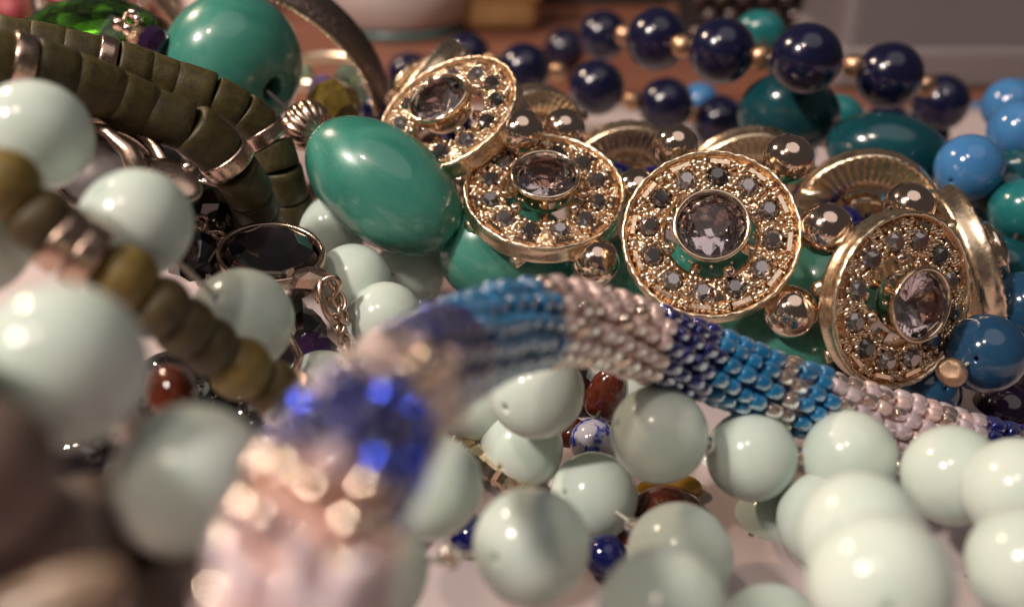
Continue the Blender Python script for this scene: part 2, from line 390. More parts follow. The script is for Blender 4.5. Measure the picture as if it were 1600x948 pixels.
def medallion_meshes():
    D = {}
    # body: ring plate, rim, wall and ribbed back, in one turned shape
    n = 192
    prof = [(.50, -.10), (.50, .03), (.545, .07), (.78, .07), (.80, .03), (.93, .03), (.945, .10), (.96, .13), (.98, .135), (.995, .115), (1.0, .08), (.985, .05), (.985, -.06), (1.0, -.10), (.985, -.16), (.955, -.19), (.92, -.17), (.80, -.14), (.66, -.12)]
    v, f = lathe_geo([(a * R, b) for a, b in prof], n, True)
    v = [list(p) for p in v]
    for i, (a, b) in enumerate(prof):
        for k in range(n):
            th = 2 * PI * k / n; p = v[i * n + k]
            if i in (16, 17): p[2] += 0.035 * math.cos(th * 48)
            if i in (2, 3, 4, 5): p[2] += 0.012 * math.sin(th * 37 + i) * math.cos(th * 23)
            if i in (7, 8, 9): s = 1 + 0.005 * math.sin(th * 19) + .004 * math.sin(th * 41) + .003 * math.sin(th * 67 + i); p[2] += .010 * math.sin(th * 53 + i) * math.sin(th * 17); p[0] *= s; p[1] *= s
    D['body'] = mesh('medallion', v, f, ['gold_satin', 'gold_rough'], True, [1 if (i // n) in (0, 1, 2, 3, 4, 5) else 0 for i in range(len(f))])
    D['spoke'] = mesh('spoke', *tube_geo([(.38 * R, 0, .02), (.6 * R, 0, -.02)], .07, 8), ['gold'])
    D['channel'] = mesh('elastic_channel', *tube_geo([(-.19 * R, 0, 0), (.19 * R, 0, 0)], .085, 10), ['gold_satin'])
    # bezel of the centre stone
    pr = [(.0, -.02), (.26, -.02), (.34, .04), (.38, .16), (.405, .30), (.42, .35), (.425, .385), (.405, .41), (.38, .40), (.365, .35), (.35, .27), (.28, .10), (.0, .05)]
    D['bezel'] = mesh('bezel', *lathe_geo([(a * R, b) for a, b in pr], 64), ['gold'])
    D['stone'] = brilliant('centre_stone', .366 * R, .15, .25, 'smoke', 8)
    D['small'] = brilliant('small_stone', .132, .085, .09, 'smoke_small', 6)
    D['ball'] = mesh('accent_ball', *ico_geo(3, .075), ['gold_bead'])
    # baguette bar
    b = Geo(); L, w, h = .13, .042, .075
    b.add([(-L, -w, 0), (L, -w, 0), (L, w, 0), (-L, w, 0), (-L * .9, -w * .6, h), (L * .9, -w * .6, h), (L * .9, w * .6, h), (-L * .9, w * .6, h)], [(4, 5, 6, 7), (0, 1, 5, 4), (1, 2, 6, 5), (2, 3, 7, 6), (3, 0, 4, 7)], None, False)
    D['bar'] = b.mesh('baguette', ['gold'])
    # grains of gold
    g = Geo(); iv, fc = ico_geo(1, 1.0)
    def grain(r, a, z, s): g.add(iv, fc, Matrix.Translation((r * math.cos(a), r * math.sin(a), z)) @ Matrix.Diagonal((s, s, s, 1)))
    rr = random.Random(3)
    for k in range(12):
        a = 2 * PI * (k + .5) / 12
        for da, dr in ((-.095, 0), (-.095, .05), (.095, 0), (.095, .05), (-.03, .02), (.03, .03)):
            grain((.845 + dr) * R, a + da * .75 + rr.uniform(-.012, .012), .06, rr.uniform(.032, .046))
        c = Vector((.69 * R * math.cos(2 * PI * k / 12), .69 * R * math.sin(2 * PI * k / 12), 0))
        for j in range(9):      # the claws round each small stone
            b_ = 2 * PI * j / 9 + rr.uniform(-.1, .1); q = c + Vector((math.cos(b_), math.sin(b_), 0)) * rr.uniform(.142, .162)
            grain(q.length, math.atan2(q.y, q.x), .085 + rr.uniform(-.01, .02), rr.uniform(.022, .042))
    for _ in range(420):
        r = rr.uniform(.53, .81) * R; a = rr.uniform(0, 2 * PI)
        q = Vector((r * math.cos(a), r * math.sin(a), 0))
        if min((q - Vector((.69 * R * math.cos(2 * PI * k / 12), .69 * R * math.sin(2 * PI * k / 12), 0))).length for k in range(12)) < .15: continue
        grain(r, a, .075 + rr.uniform(0, .025), rr.uniform(.018, .046))
    for _ in range(150):
        grain(rr.uniform(.80, .92) * R, rr.uniform(0, 2 * PI), .035, rr.uniform(.014, .028))
    for _ in range(36):         # grains on the outer edge of the bezel
        a = rr.uniform(0, 2 * PI); grain(.46 * R, a, .30 + rr.uniform(-.02, .02), rr.uniform(.015, .025))
    D['grains'] = g.mesh('gold_grains', ['gold'])
    return D
MD = medallion_meshes()

bracelet = thing('gold_bracelet', 'rose gold bracelet of round smoky crystal medallions with gold balls between them', 'bracelet', P(1120, 330, 13.5))
O = Vector(bracelet.location)
def medallion(px, py, z, n, spin, front=True):
    o = obj('medallion', MD['body'], bracelet, P(px, py, z) - O, frame(CV(*n)) @ Quaternion((0, 0, 1), math.radians(spin)))
    obj('bezel', MD['bezel'], o)
    for k in range(4): obj('spoke', MD['spoke'], o, (0, 0, 0), Quaternion((0, 0, 1), PI / 4 + k * PI / 2))
    for sx in (-1, 1):
        for sy in (-1, 1): obj('elastic_channel', MD['channel'], o, (sx * .735 * R, sy * .40 * R, -.22))
    if front:
        obj('centre_stone', MD['stone'], o, (0, 0, .355), Quaternion((0, 0, 1), .3))
        gr = obj('gold_grains', MD['grains'], o); gr['kind'] = 'stuff'
        for k in range(12):
            a = 2 * PI * k / 12; d = Vector((math.cos(a), math.sin(a), 0))
            q = Quaternion((0, 0, 1), a + random.uniform(-.2, .2)) @ Quaternion((1, 0, 0), random.uniform(-.12, .12)) @ Quaternion((0, 1, 0), random.uniform(-.12, .12))
            obj('small_stone', MD['small'], o, d * .69 * R + Vector((0, 0, .085)), q)
            obj('baguette', MD['bar'], o, d * .865 * R + Vector((0, 0, .03)), Quaternion((0, 0, 1), a + PI / 2))
        for k in range(4):
            a = k * PI / 2; obj('accent_ball', MD['ball'], o, (.505 * R * math.cos(a), .505 * R * math.sin(a), .14))
    return o
medallion(656, 150, 16.5, (-.80, .58, .06), 10)
medallion(703, 183, 13.9, (-.38, .55, .74), 25)
medallion(850, 305, 13.2, (.02, .62, .78), 45)
medallion(1110, 368, 12.05, (-.16, .26, .95), 20)
medallion(1402, 468, 11.9, (.40, -.17, .90), 15)
medallion(1508, 408, 13.6, (.90, .30, .20), 0)
# the far half of the loop shows its ribbed backs
medallion(1350, 343, 14.8, (.15, .45, -.88), 0)
medallion(1165, 294, 16.0, (-.05, .62, -.78), 0)
medallion(975, 286, 16.4, (-.1, .55, -.83), 0)
medallion(822, 232, 16.2, (-.5, .5, -.70), 0)
for px, py, s in ((727, 285, 62), (930, 410, 78), (995, 300, 74), (813, 207, 74), (880, 205, 70), (1055, 230, 72), (1232, 250, 80), (1290, 358, 84), (1235, 487, 84), (1420, 324, 78), (1150, 245, 50), (1530, 460, 40), (640, 205, 54), (1290, 285, 50)):
    obj('gold_ball', B['gold_bead'], bracelet, P(px, py, FPX * .64 / s) - O, zrot(CV(1, .3, .2)), .32)

# ------------------------------------------------------------------ green resin bead necklace
gn = thing('green_necklace', 'glossy green resin necklace of a big round bead, fat ovals and a ribbed bronze spacer', 'necklace', P(600, 290, 13.5))
GO = Vector(gn.location)
def part_at(root, name, me, px, py, z, axis=None, scale=1.0):
    return obj(name, me, root, P(px, py, z) - Vector(root.location), zrot(axis) if axis is not None else None, scale)
B['greenball'] = bead_me('round_bead', 'green', .20, 64)
ball_ax = CV(.78, -.48, .40)
part_at(gn, 'bead', B['greenball'], 364, 104, 15.0, ball_ax, (1.10, 1.10, .94))
part_at(gn, 'spacer', B['melon'], 480, 196, 14.0, CV(.75, -.35, .5), (.37, .37, .40))
ax = CV(.80, -.60, .06)
part_at(gn, 'bead', B['green'], 600, 291, 13.4, ax, (.77, .77, 1.20))
part_at(gn, 'bead', B['green'], 790, 395, 13.9, CV(.9, -.2, -.3), (.80, .80, 1.0))
part_at(gn, 'bead', B['green'], 1000, 440, 14.2, CV(.9, -.1, -.3), (.7, .7, .9))
part_at(gn, 'bead', B['green'], 1150, 415, 13.9, CV(.9, -.2, .1), (.66, .66, .9))
part_at(gn, 'bead', B['green'], 1285, 455, 13.6, CV(.8, -.5, .1), (.70, .70, .8))
part_at(gn, 'bead', B['green'], 1215, 530, 12.7, CV(.7, -.4, .4), (.66, .66, .82))
obj('cord', mesh('cord', *tube_geo([p - GO for p in catmull([P(*a) for a in ((366, 97, 15), (480, 196, 14), (600, 291, 13.4), (790, 395, 13.9), (1000, 440, 14.2), (1150, 415, 13.9), (1285, 455, 13.6), (1215, 530, 12.7))], 10)], .03, 6), ['dark_cord']), gn)

# ------------------------------------------------------------------ olive wooden strands
def wood_strand(root, pts, D, rings, balls=(), round_=False):
    path = Path([P(*p) for p in pts]); d = 0.0; o0 = Vector(root.location); i = 0
    rd = [path.nearest(P(*r)) for r in rings]; bd = [path.nearest(P(*b)) for b in balls]; done = set()
    while d < path.len - .1:
        hit = None
        for k, r in enumerate(rd):
            if k not in done and r < d + D * .45: hit = k; break
        if hit is not None:
            done.add(hit); L = D * .36; p, tn = path.at(d + L / 2); obj('ring_bead', B['ring'], root, p - o0, zrot(tn), D / 2 * 1.08); d += L + .01; continue
        isb = any(abs(b - d - D * .4) < D * .4 for b in bd)
        if isb:
            L = D * .92; p, tn = path.at(d + L / 2); obj('bead', B['wood_ball'], root, p - o0, zrot(tn), D / 2 * 1.08)
        else:
            j = random.randrange(3); L = D * .60 if round_ else D * (.76, .66, .86)[j]; p, tn = path.at(d + L / 2)
            q = zrot((tn + Vector((random.uniform(-.07, .07), random.uniform(-.07, .07), random.uniform(-.07, .07)))).normalized())
            obj('bead', B['wood_round'] if round_ else B['wood'][j], root, p - o0, q @ Quaternion((0, 0, 1), random.uniform(0, 6)), D / 2 * random.uniform(.95, 1.05))
        d += L - .03; i += 1
    obj('cord', mesh('cord', *tube_geo([p - o0 for p in path.p[::4]], D * .16, 6), ['dark_cord']), root)
WG = 'olive wooden bead strands'
w1 = thing('wooden_bead_strand', 'dark olive wooden bead strand ending in a bronze ring beside the big round green bead', 'bead strand', P(270, 125, 12.6), WG)
wood_strand(w1, [(-60, 55, 11.6), (60, 74, 12.0), (160, 95, 12.3), (270, 128, 12.7), (360, 165, 13.0), (412, 207, 13.3), (440, 270, 13.5), (462, 350, 14.0)], .58, [(150, 93, 12.2), (412, 207, 13.3)])
w2 = thing('wooden_bead_strand', 'dark olive wooden bead strand just above the blurred mint beads, copper ring near its bend', 'bead strand', P(220, 170, 11.4), WG)
wood_strand(w2, [(-60, 80, 10.1), (25, 98, 10.4), (120, 126, 10.8), (220, 170, 11.3), (320, 217, 11.7), (380, 285, 12.2), (404, 345, 13.0)], .61, [(15, 98, 10.3), (330, 228, 11.75)])
w3 = thing('wooden_bead_strand', 'blurred ochre and olive wooden bead strand crossing in front of the mint beads at left', 'bead strand', P(240, 475, 8.2), WG)
wood_strand(w3, [(-90, 225, 7.5), (20, 300, 7.6), (95, 372, 7.8), (180, 425, 8.0), (250, 480, 8.2), (320, 535, 8.5), (385, 582, 8.8), (450, 622, 9.1), (540, 700, 9.6)], .52, [(95, 372, 7.8), (118, 390, 7.85), (445, 620, 9.1)], [(30, 305, 7.6), (180, 425, 8.0), (385, 582, 8.8)], True)

# ------------------------------------------------------------------ mint strands
MG = 'mint green bead strands'
def mint(label, beads, anchor=0, D=1.0):
    b = beads[anchor]; r = thing('mint_bead_strand', label, 'bead strand', P(b[0], b[1], FPX * D / b[2]), MG)
    pts, out = strand(r, beads, B['mint'], D)
    for o in out: o.scale = (o.scale[0] * random.uniform(.97, 1.02), o.scale[1] * random.uniform(.97, 1.02), o.scale[2] * random.uniform(.96, 1.02))
    for p, q in zip(pts, pts[1:]):
        if D * .99 < (q - p).length < D * 1.5:
            obj('spacer', B['clear_seed'], r, (p + q) / 2 - Vector(r.location), zrot(q - p), .10)
    return r
mint('large blurred mint bead strand nearest the viewer at the left edge', [(55, 212, 178), (-48, 372, 190), (98, 572, 268), (298, 752, 250)], 2)
mint('two blurred mint beads between the olive wooden strands and the black gem', [(212, 350, 180), (378, 500, 160), (505, 610, 130)], 0)
mint('shaded mint beads tucked under the green oval bead beside the black gem', [(520, 358, 112), (552, 440, 120), (640, 425, 108), (602, 500, 124), (745, 622, 134)], 1)
mint('mint beads in the gap below the pink part of the rope', [(672, 760, 172), (815, 698, 136), (838, 612, 148), (985, 600, 120)], 2)
mint('mint beads round the cobalt ball at bottom centre', [(575, 890, 190), (830, 852, 190), (928, 775, 142), (1062, 868, 164), (1035, 960, 216)], 1)
mint('mint bead strand lying along the lower side of the bead rope', [(1030, 678, 152), (1174, 712, 146), (1328, 716, 148), (1488, 742, 156), (1592, 768, 166), (1690, 800, 170)], 1)
mint('mint beads stacked towards the viewer at lower right', [(1132, 748, 126), (1212, 822, 138), (1290, 812, 150), (1345, 835, 200), (1375, 912, 232)], 3)
mint('mint beads at the bottom right corner', [(1535, 830, 118), (1608, 885, 196), (1545, 925, 130), (1215, 990, 170)][:3], 1)
mint('mint bead just showing at the bottom edge below the bare paper', [(1205, 995, 172), (1290, 1060, 190)], 0)

# ------------------------------------------------------------------ beaded crochet rope
def rope():
    pts = [(450, 1120, 4.0), (460, 1000, 4.25), (480, 860, 4.5), (524, 745, 4.95), (595, 645, 5.8), (690, 560, 7.5), (800, 512, 8.6), (905, 505, 9.4), (1000, 530, 10.0), (1100, 566, 10.5), (1250, 622, 10.9), (1400, 668, 11.3), (1600, 722, 11.7), (1760, 760, 12.0)]
    path = Path([P(*p) for p in pts]); RAD = .345; NC = 12; pitch = .200
    root = thing('beaded_rope', 'thick crocheted bead rope in blue, aqua, pink and clear stripes arching across the front', 'necklace', P(905, 505, 9.4)); o0 = Vector(root.location)
    # zones along the rope, found from where the colour changes in the photograph
    def s_of(*a): return path.nearest(P(*a))
    stops = [(s_of(512, 770, 4.85), 'pinkmix'), (s_of(575, 663, 5.6), 'cobaltmix'), (s_of(650, 595, 6.6), 'pinkclear'), (s_of(722, 545, 7.75), 'cobalt'), (s_of(850, 505, 8.95), 'aqua'),
             (s_of(1025, 540, 10.15), 'pinkclear'), (s_of(1120, 573, 10.55), 'cobalt'), (s_of(1205, 605, 10.75), 'aqua'), (s_of(1245, 620, 10.88), 'clear'), (s_of(1290, 634, 11.0), 'aqua'),
             (s_of(1530, 702, 11.55), 'pinklilac'), (s_of(1575, 715, 11.65), 'cobalt'), (99, 'clearcobalt')]
    def kind(s, r):
        for lim, z in stops:
            if s < lim: break
        if z == 'pinkmix': return 'lined' if r < .38 else ('rosy' if r < .80 else 'lilac')
        if z == 'cobaltmix': return 'cobalt' if r < .42 else ('cobalt_lined' if r < .75 else ('cobalt' if r < .9 else 'lilac'))
        if z == 'pinkclear': return 'clear' if r < .40 else ('lined' if r < .6 else 'pink')
        if z == 'pinklilac': return 'lilac' if r < .45 else ('pink' if r < .75 else 'clear')
        if z == 'clearcobalt': return 'clear' if r < .6 else 'cobalt'
        return z
    h = .089; rb = .086
    prof = [(.30 * rb, h * .93), (.58 * rb, h), (.84 * rb, h * .88), (.95 * rb, h * .62), (.987 * rb, h * .32), (rb, 0), (.987 * rb, -h * .32), (.95 * rb, -h * .62), (.84 * rb, -h * .88), (.58 * rb, -h), (.30 * rb, -h * .93)]
    bv, bf = lathe_geo(prof, 18, True)
    names = ['aqua', 'cobalt', 'pink', 'lilac', 'clear', 'lined', 'cobalt_lined', 'rosy']; mm = {k: mesh('seed_bead', bv, bf, [k]) for k in names}
    pr2 = [(.03, .086)] + [(.098 * math.sin(a), .092 * math.cos(a)) for a in np.linspace(.36, PI - .36, 13)] + [(.03, -.086)]
    rv, rf = lathe_geo(pr2, 24, True)           # the metal lined beads are rounder
    for k in ('lined', 'cobalt_lined'): mm[k] = mesh('seed_bead', rv, rf, [k])
    up0 = Vector((0, 0, 1)); items = []
    row = 0
    rr = random.Random(5)
    while True:
        s = row * pitch
        if s > path.len - .3: break
        for k in range(NC):
            sk = s + (k % 2) * pitch * .5 + rr.uniform(-.025, .025)
            p, tn = path.at(sk); x = (up0 - tn * up0.dot(tn)).normalized(); y = tn.cross(x)
            a = 2 * PI * k / NC + .32 * sk + rr.uniform(-.05, .05)
            out = x * math.cos(a) + y * math.sin(a)
            # stripes lean a little round the rope
            ks = sk + .16 * math.sin(a + .6)
            w = p + out * RAD * rr.uniform(.96, 1.03)
            jt = .30 if sk < stops[1][0] else .11       # near end tilted more so its beads catch scattered glints
            tt = (tn + Vector((rr.uniform(-jt, jt), rr.uniform(-jt, jt), rr.uniform(-jt, jt)))).normalized()
            view = CAM - w; facing = view.normalized().dot(out); c = w - CAM; z = c.dot(FW)
            sx = c.dot(RT) / z * FPX + W / 2; sy = H / 2 - c.dot(UP) / z * FPX
            inside = -40 < sx < W + 40 and -40 < sy < H + 40
            items.append(((facing + .25) / z if inside and facing > -.1 else -1, w, tt, kind(ks, rr.random()), out))
        row += 1
    items.sort(key=lambda i: -i[0])
    g = Geo()
    for n, (sc, w, tt, kd, out) in enumerate(items):
        q = frame(tt, out); s = random.uniform(.90, 1.07)
        if n < 300: obj('seed_bead', mm[kd], root, w - o0, q, s)
        else: g.add(*((rv, rf) if kd in ('lined', 'cobalt_lined') else (bv, bf)), Matrix.Translation(w - o0) @ q.to_matrix().to_4x4() @ Matrix.Diagonal((s, s, s, 1)), True, names.index(kd))
    o = obj('bead_cover', g.mesh('bead_cover', names), root); o['kind'] = 'stuff'
    cp = path.p[::2]; v, f = tube_geo([p - o0 for p in cp], .27, 20)
    blue = [kind(path.l[min(i * 2, len(path.l) - 1)], .1) in ('cobalt', 'cobaltmix', 'aqua') for i in range(len(cp))]
    obj('core', mesh('core', v, f, ['thread', 'thread_blue'], True, [1 if blue[min(j // 20, len(cp) - 1)] else 0 for j in range(len(f))]), root)
rope()

# ------------------------------------------------------------------ navy strand with gold spacers
nv = thing('navy_necklace', 'dark navy round bead necklace with small matte gold spacers, looped behind the gold bracelet', 'necklace', P(1128, 80, 17)); D = 1.15
sp = ('spacer', .42)
def S(px, py, px_navy): return (px, py, px_navy * .42 / 1.15, B['spacer'], .42, 'spacer')
strand(nv, [(640, 118, 70), (730, 88, 74), S(768, 97, 78), (818, 110, 86), S(872, 112, 84), (932, 137, 90), S(988, 158, 86), (1040, 164, 86), S(1082, 178, 84), (1124, 190, 84), (1205, 215, 80)], B['navy'], D)
strand(nv, [(850, 105, 62), (882, 78, 66), (942, 56, 80), S(976, 55, 88), (1026, 62, 99), S(1066, 72, 102), (1128, 80, 106), S(1187, 89, 107), (1260, 92, 114), S(1335, 103, 106), (1390, 118, 106), S(1446, 134, 100), (1470, 160, 90), (1440, 215, 86), (1385, 205, 84)], B['navy'], D)

# ------------------------------------------------------------------ teal, sky blue, steel blue, plum strands at the right
tl = thing('teal_necklace', 'dark teal oval and nugget bead necklace behind the gold bracelet at right', 'necklace', P(1385, 235, 16))
for px, py, z, sx, sy, sz, m in ((1188, 50, 20.0, .42, .42, .5, 'L'), (1228, 178, 17.2, .62, .72, .80, 0), (1308, 182, 19.0, .42, .42, .5, 'L'), (1385, 236, 16.2, .62, .62, .96, 'O'), (1600, 330, 14.6, .46, .46, .48, 'L'), (1562, 305, 15.5, .5, .5, .55, 1), (1562, 425, 14.4, .5, .5, .58, 2), (1590, 270, 16.3, .5, .5, .55, 0)):
    me = bead_me('bead', 'teal', .08, 48) if m == 'O' else (nugget_me('bead', 'teal_light', 3) if m == 'L' else B['teal_n'][m])
    obj('bead', me, tl, P(px, py, z) - Vector(tl.location), zrot(CV(.95, -.2, .2)), (sx, sy, sz))
for px, py, s in ((1287, 216, 30), (1580, 305, 34), (1262, 240, 26)):
    obj('spacer', B['spacer'], tl, P(px, py, FPX * .34 / s) - Vector(tl.location), None, .17)
obj('cord', mesh('cord', *tube_geo([p - Vector(tl.location) for p in catmull([P(*a) for a in ((1188, 50, 20), (1228, 178, 17.2), (1308, 190, 17.4), (1385, 236, 16.2), (1562, 305, 15.5), (1600, 330, 14.6), (1562, 425, 14.4))], 8)], .04, 6), ['dark_cord']), tl)
def G(px, py, s): return (px, py, s, B['hammered'], .40, 'spacer')
sk = thing('sky_blue_necklace', 'bright sky blue bead necklace with tiny gold spacers at the upper right edge', 'necklace', P(1515, 260, 14))
strand(sk, [(1525, 190, 62), (1578, 165, 84), (1592, 205, 96), G(1565, 222, 34), (1514, 262, 104), G(1466, 300, 36), (1420, 345, 90)], B['sky'], 1.0)
sk2 = thing('sky_blue_necklace', 'two sky blue beads glimpsed through the navy necklace', 'necklace', P(1110, 155, 18.5))
strand(sk2, [(1093, 160, 62), (1172, 205, 66)], B['sky'], .9)
sb = thing('steel_blue_necklace', 'steel blue bead necklace with hammered gold spacers at the right of the tilted medallion', 'necklace', P(1540, 550, 12.4))
strand(sb, [(1625, 430, 100), (1602, 480, 118), G(1600, 520, 42), (1540, 552, 128), (1487, 582, 43, B['hammered'], .32, 'spacer'), (1438, 612, 122), (1352, 605, 118), (1280, 560, 110)], B['steel'], 1.0)
pm = thing('plum_necklace', 'very dark plum glossy beads in the shadow under the steel blue beads', 'necklace', P(1565, 645, 12.2))
strand(pm, [(1640, 600, 104), (1570, 648, 106), (1490, 660, 100), (1600, 560, 92)][:3], B['plum'], .9)
cb = thing('cobalt_necklace', 'small dark blue beads glimpsed in gaps behind the gold bracelet', 'necklace', P(1010, 262, 17.2))
strand(cb, [(712, 205, 62), (765, 240, 62), (905, 268, 62), (962, 284, 62), (1020, 290, 62), (1075, 296, 62), (1140, 320, 64), (1262, 300, 60), (1318, 355, 66)], B['cobalt_bead'], .62)  # first two beads added as dark backing behind a medallion's open gap

# ------------------------------------------------------------------ chips and small beads between the mint beads
cs = thing('glass_chip_strand', 'strand of red, amber and lapis chips showing between the mint beads at bottom centre', 'bead strand', P(930, 690, 12.2))
def chip(name, me, px, py, z, ax, sc): return obj(name, me, cs, P(px, py, z) - Vector(cs.location), zrot(CV(*ax)), sc)
chip('red_chip', B['red_n'][0], 942, 622, 12.6, (.2, .8, .3), (.22, .25, .36)); chip('red_chip', B['red_n'][1], 890, 690, 12.6, (.7, .3, .3), (.26, .22, .3))
chip('lapis_bead', B['lapis'], 927, 690, 12.2, (.5, .5, .4), .29)
chip('red_chip', B['red_n'][0], 1040, 806, 11.1, (.1, .8, .5), (.50, .40, .20)); chip('red_chip', B['red_n'][1], 985, 850, 11.0, (.6, .1, .3), (.22, .22, .3))
chip('amber_chip', nugget_me('amber_chip', 'amber', 8, .35, 2), 1045, 764, 11.6, (.9, .1, .2), (.26, .28, .44)); chip('green_chip', B['green_s'], 1008, 782, 11.9, (1, 0, 0), .18)
chip('dark_chip', B['jet'], 890, 600, 12.9, (1, 0, 0), .34); chip('blue_chip', B['steel'], 700, 690, 12.6, (1, 0, 0), .34)
chip('pearl_seed', bead_me('pearl_seed', 'clear', .2, 24), 990, 822, 10.2, (1, 0, 0), .095); chip('pearl_seed', bead_me('pearl_seed', 'pearl', .2, 24), 865, 750, 11.3, (1, 0, 0), .10)
obj('cord', mesh('cord', *tube_geo([p - Vector(cs.location) for p in catmull([P(*a) for a in ((890, 600, 12.9), (942, 622, 12.6), (927, 690, 12.2), (1008, 782, 11.9), (1040, 765, 12.1))], 6)], .03, 6), ['dark_cord']), cs)
cbl = tag(obj('cobalt_bead', B['cobalt_bead'], None, P(946, 868, 10.3), None, .23), 'small glossy cobalt blue ball between two mint beads at bottom centre', 'bead')
cbl2 = tag(obj('cobalt_bead', B['cobalt_bead'], None, P(738, 838, 10.6), None, .24), 'dark blue ball half hidden left of the bottom centre mint bead', 'bead')
# gold chain of bars
ch = thing('gold_bar_chain', 'gold chain of faceted bar links lying between the blurred mint beads below the rope', 'chain', P(780, 740, 11.2))
c0 = Vector(ch.location)
gp = Path([P(*a) for a in ((690, 660, 11.8), (735, 705, 11.4), (770, 735, 11.2), (815, 765, 11.2), (860, 800, 11.2))])
fb = mesh('bar_link', *lathe_geo([(.0, 1), (.5, 1), (.62, .8), (.5, .5), (.62, .2), (.5, -.1), (.62, -.4), (.5, -.7), (.5, -1), (0, -1)], 6), ['gold'], False)
d = .1
while d < gp.len - .1:
    p, tn = gp.at(d); obj('bar_link', fb, ch, p - c0, zrot(tn), (.24, .24, .22)); d += .40
    p, tn = gp.at(d - .12); obj('link_ball', B['gold_bead'], ch, p - c0, zrot(tn), .11)

# ------------------------------------------------------------------ black gem pendant with chain
bp = thing('black_gem_pendant', 'oval faceted black gem in a thin copper bezel with a chain hanging from its corner', 'pendant', P(424, 402, 12.2))
b0 = Vector(bp.location); bn = CV(.12, .70, .70); q = frame(bn, CV(.98, .0, -.1))
gem = Geo(); v, f = lathe_geo([(0, .26), (.55, .26), (.84, .15), (.98, .0), (.98, -.2)], 10); gem.add([(x * .60, y * .50, z) for x, y, z in v], f, None, False)
obj('gem', gem.mesh('gem', ['jet']), bp, (0, 0, 0), q)
v, f = lathe_geo([(.95, .02), (.98, .10), (1.05, .12), (1.09, .07), (1.08, -.05), (1.02, -.3), (.8, -.38), (.0, -.40)], 64)
obj('bezel', mesh('bezel', [(x * .60, y * .50, z) for x, y, z in v], f, ['bronze']), bp, (0, 0, 0), q)
def link(root, name, c, n, u, a, b, r, material='bronze'):
    pts = [(a * math.cos(t), b * math.sin(t), 0) for t in np.linspace(0, 2 * PI, 29)[:-1]]
    return obj(name, mesh(name, *tube_geo(pts, r, 8, True), [material]), root, c - Vector(root.location), frame(n, u))
g = Geo(); v, f = lathe_geo([(0, .12), (.12, .1), (.17, .0), (.12, -.1), (0, -.12)], 8)
obj('corner_lug', mesh('corner_lug', [(x * 1.6, y, z) for x, y, z in v], f, ['bronze'], False), bp, P(484, 436, 11.95) - b0, frame(bn, CV(.8, .5, .2)))
link(bp, 'chain_link', P(512, 452, 11.95), CV(.2, -.3, .9), CV(.4, .6, 0), .17, .11, .04)
link(bp, 'chain_link', P(516, 470, 11.95), CV(.8, .2, .6), CV(.4, -.9, 0), .27, .13, .045)
pp = [(530, 470), (536, 492), (528, 505), (534, 520), (541, 536), (545, 552)]
for i, (x, y) in enumerate(pp): link(bp, 'chain_link', P(x, y, 12.0), CV(.9 if i % 2 else .1, .2, .4 if i % 2 else .95), CV(.35, -.9, 0), .12, .07, .026)
hk = thing('copper_hook', 'curved copper hook clasp beside the blurred mint bead left of the rope', 'clasp', P(455, 560, 11.6))
obj('hook', mesh('hook', *tube_geo([P(*a) - Vector(hk.location) for a in ((452, 510, 11.6), (452, 528, 11.5), (460, 542, 11.5), (468, 556, 11.5), (464, 574, 11.5), (452, 586, 11.6))], [.07, .05, .05, .055, .05, .035], 10), ['bronze']), hk)
obj('hook_ball', B['gold_bead'], hk, P(451, 516, 11.55) - Vector(hk.location), None, .085)

# small link chain left of the gem
sc_ = thing('fine_chain', 'fine dark bronze chain heaped left of the black gem', 'chain', P(320, 375, 12.4))
for i in range(16):
    link(sc_, 'chain_link', P(298 + 3.2 * i + random.uniform(-4, 4), 352 + 14 * math.sin(i * 1.3) + 1.2 * i, 12.5 + .25 * math.sin(i)), CV(random.uniform(-1, 1), .6, random.uniform(.2, 1)), CV(1, random.uniform(-1, 1), 0), .12, .07, .022)
# bronze pendant with a dark stone, behind the blurred mint beads
bz = thing('bronze_pendant', 'tarnished bronze pendant with a grey stone, half hidden behind the blurred mint beads', 'pendant', P(200, 265, 11.0))
z0 = Vector(bz.location); qf = frame(CV(.25, .35, .9), CV(.8, -.6, 0))
v, f = lathe_geo([(0, .12), (.5, .1), (.85, .03), (1, -.06), (0, -.1)], 40); obj('stone', mesh('stone', [(x * .62, y * .5, z) for x, y, z in v], f, ['greystone']), bz, P(165, 265, 11.1) - z0, qf)
v, f = lathe_geo([(.60, .02), (.66, .10), (.76, .08), (.78, -.08), (.6, -.12)], 48, True); obj('frame', mesh('frame', [(x, y * .84, z) for x, y, z in v], f, ['bronze']), bz, P(165, 265, 11.1) - z0, qf)
v, f = nugget_me('tmp', 'bronze', 5, .1, 3).vertices, None
obj('leaf', nugget_me('leaf', 'bronze', 5, .1, 3), bz, P(262, 285, 10.9) - z0, frame(CV(.1, .6, .8), CV(.8, -.6, 0)), (.40, .25, .12))
obj('arm', mesh('arm', *tube_geo([P(*a) - z0 for a in ((135, 196, 11), (170, 208, 10.9), (200, 235, 10.9), (215, 262, 10.9), (212, 280, 10.9))], [.06, .07, .10, .13, .08], 10), ['bronze']), bz)
obj('knob', B['gold_bead'], bz, P(293, 262, 11.0) - z0, None, .07); obj('knob', B['gold_bead'], bz, P(222, 276, 10.7) - z0, None, .07)
obj('bar', mesh('bar', *tube_geo([P(*a) - z0 for a in ((225, 250, 11.1), (262, 258, 11.1), (285, 272, 11.1))], .07, 10), ['bronze']), bz)

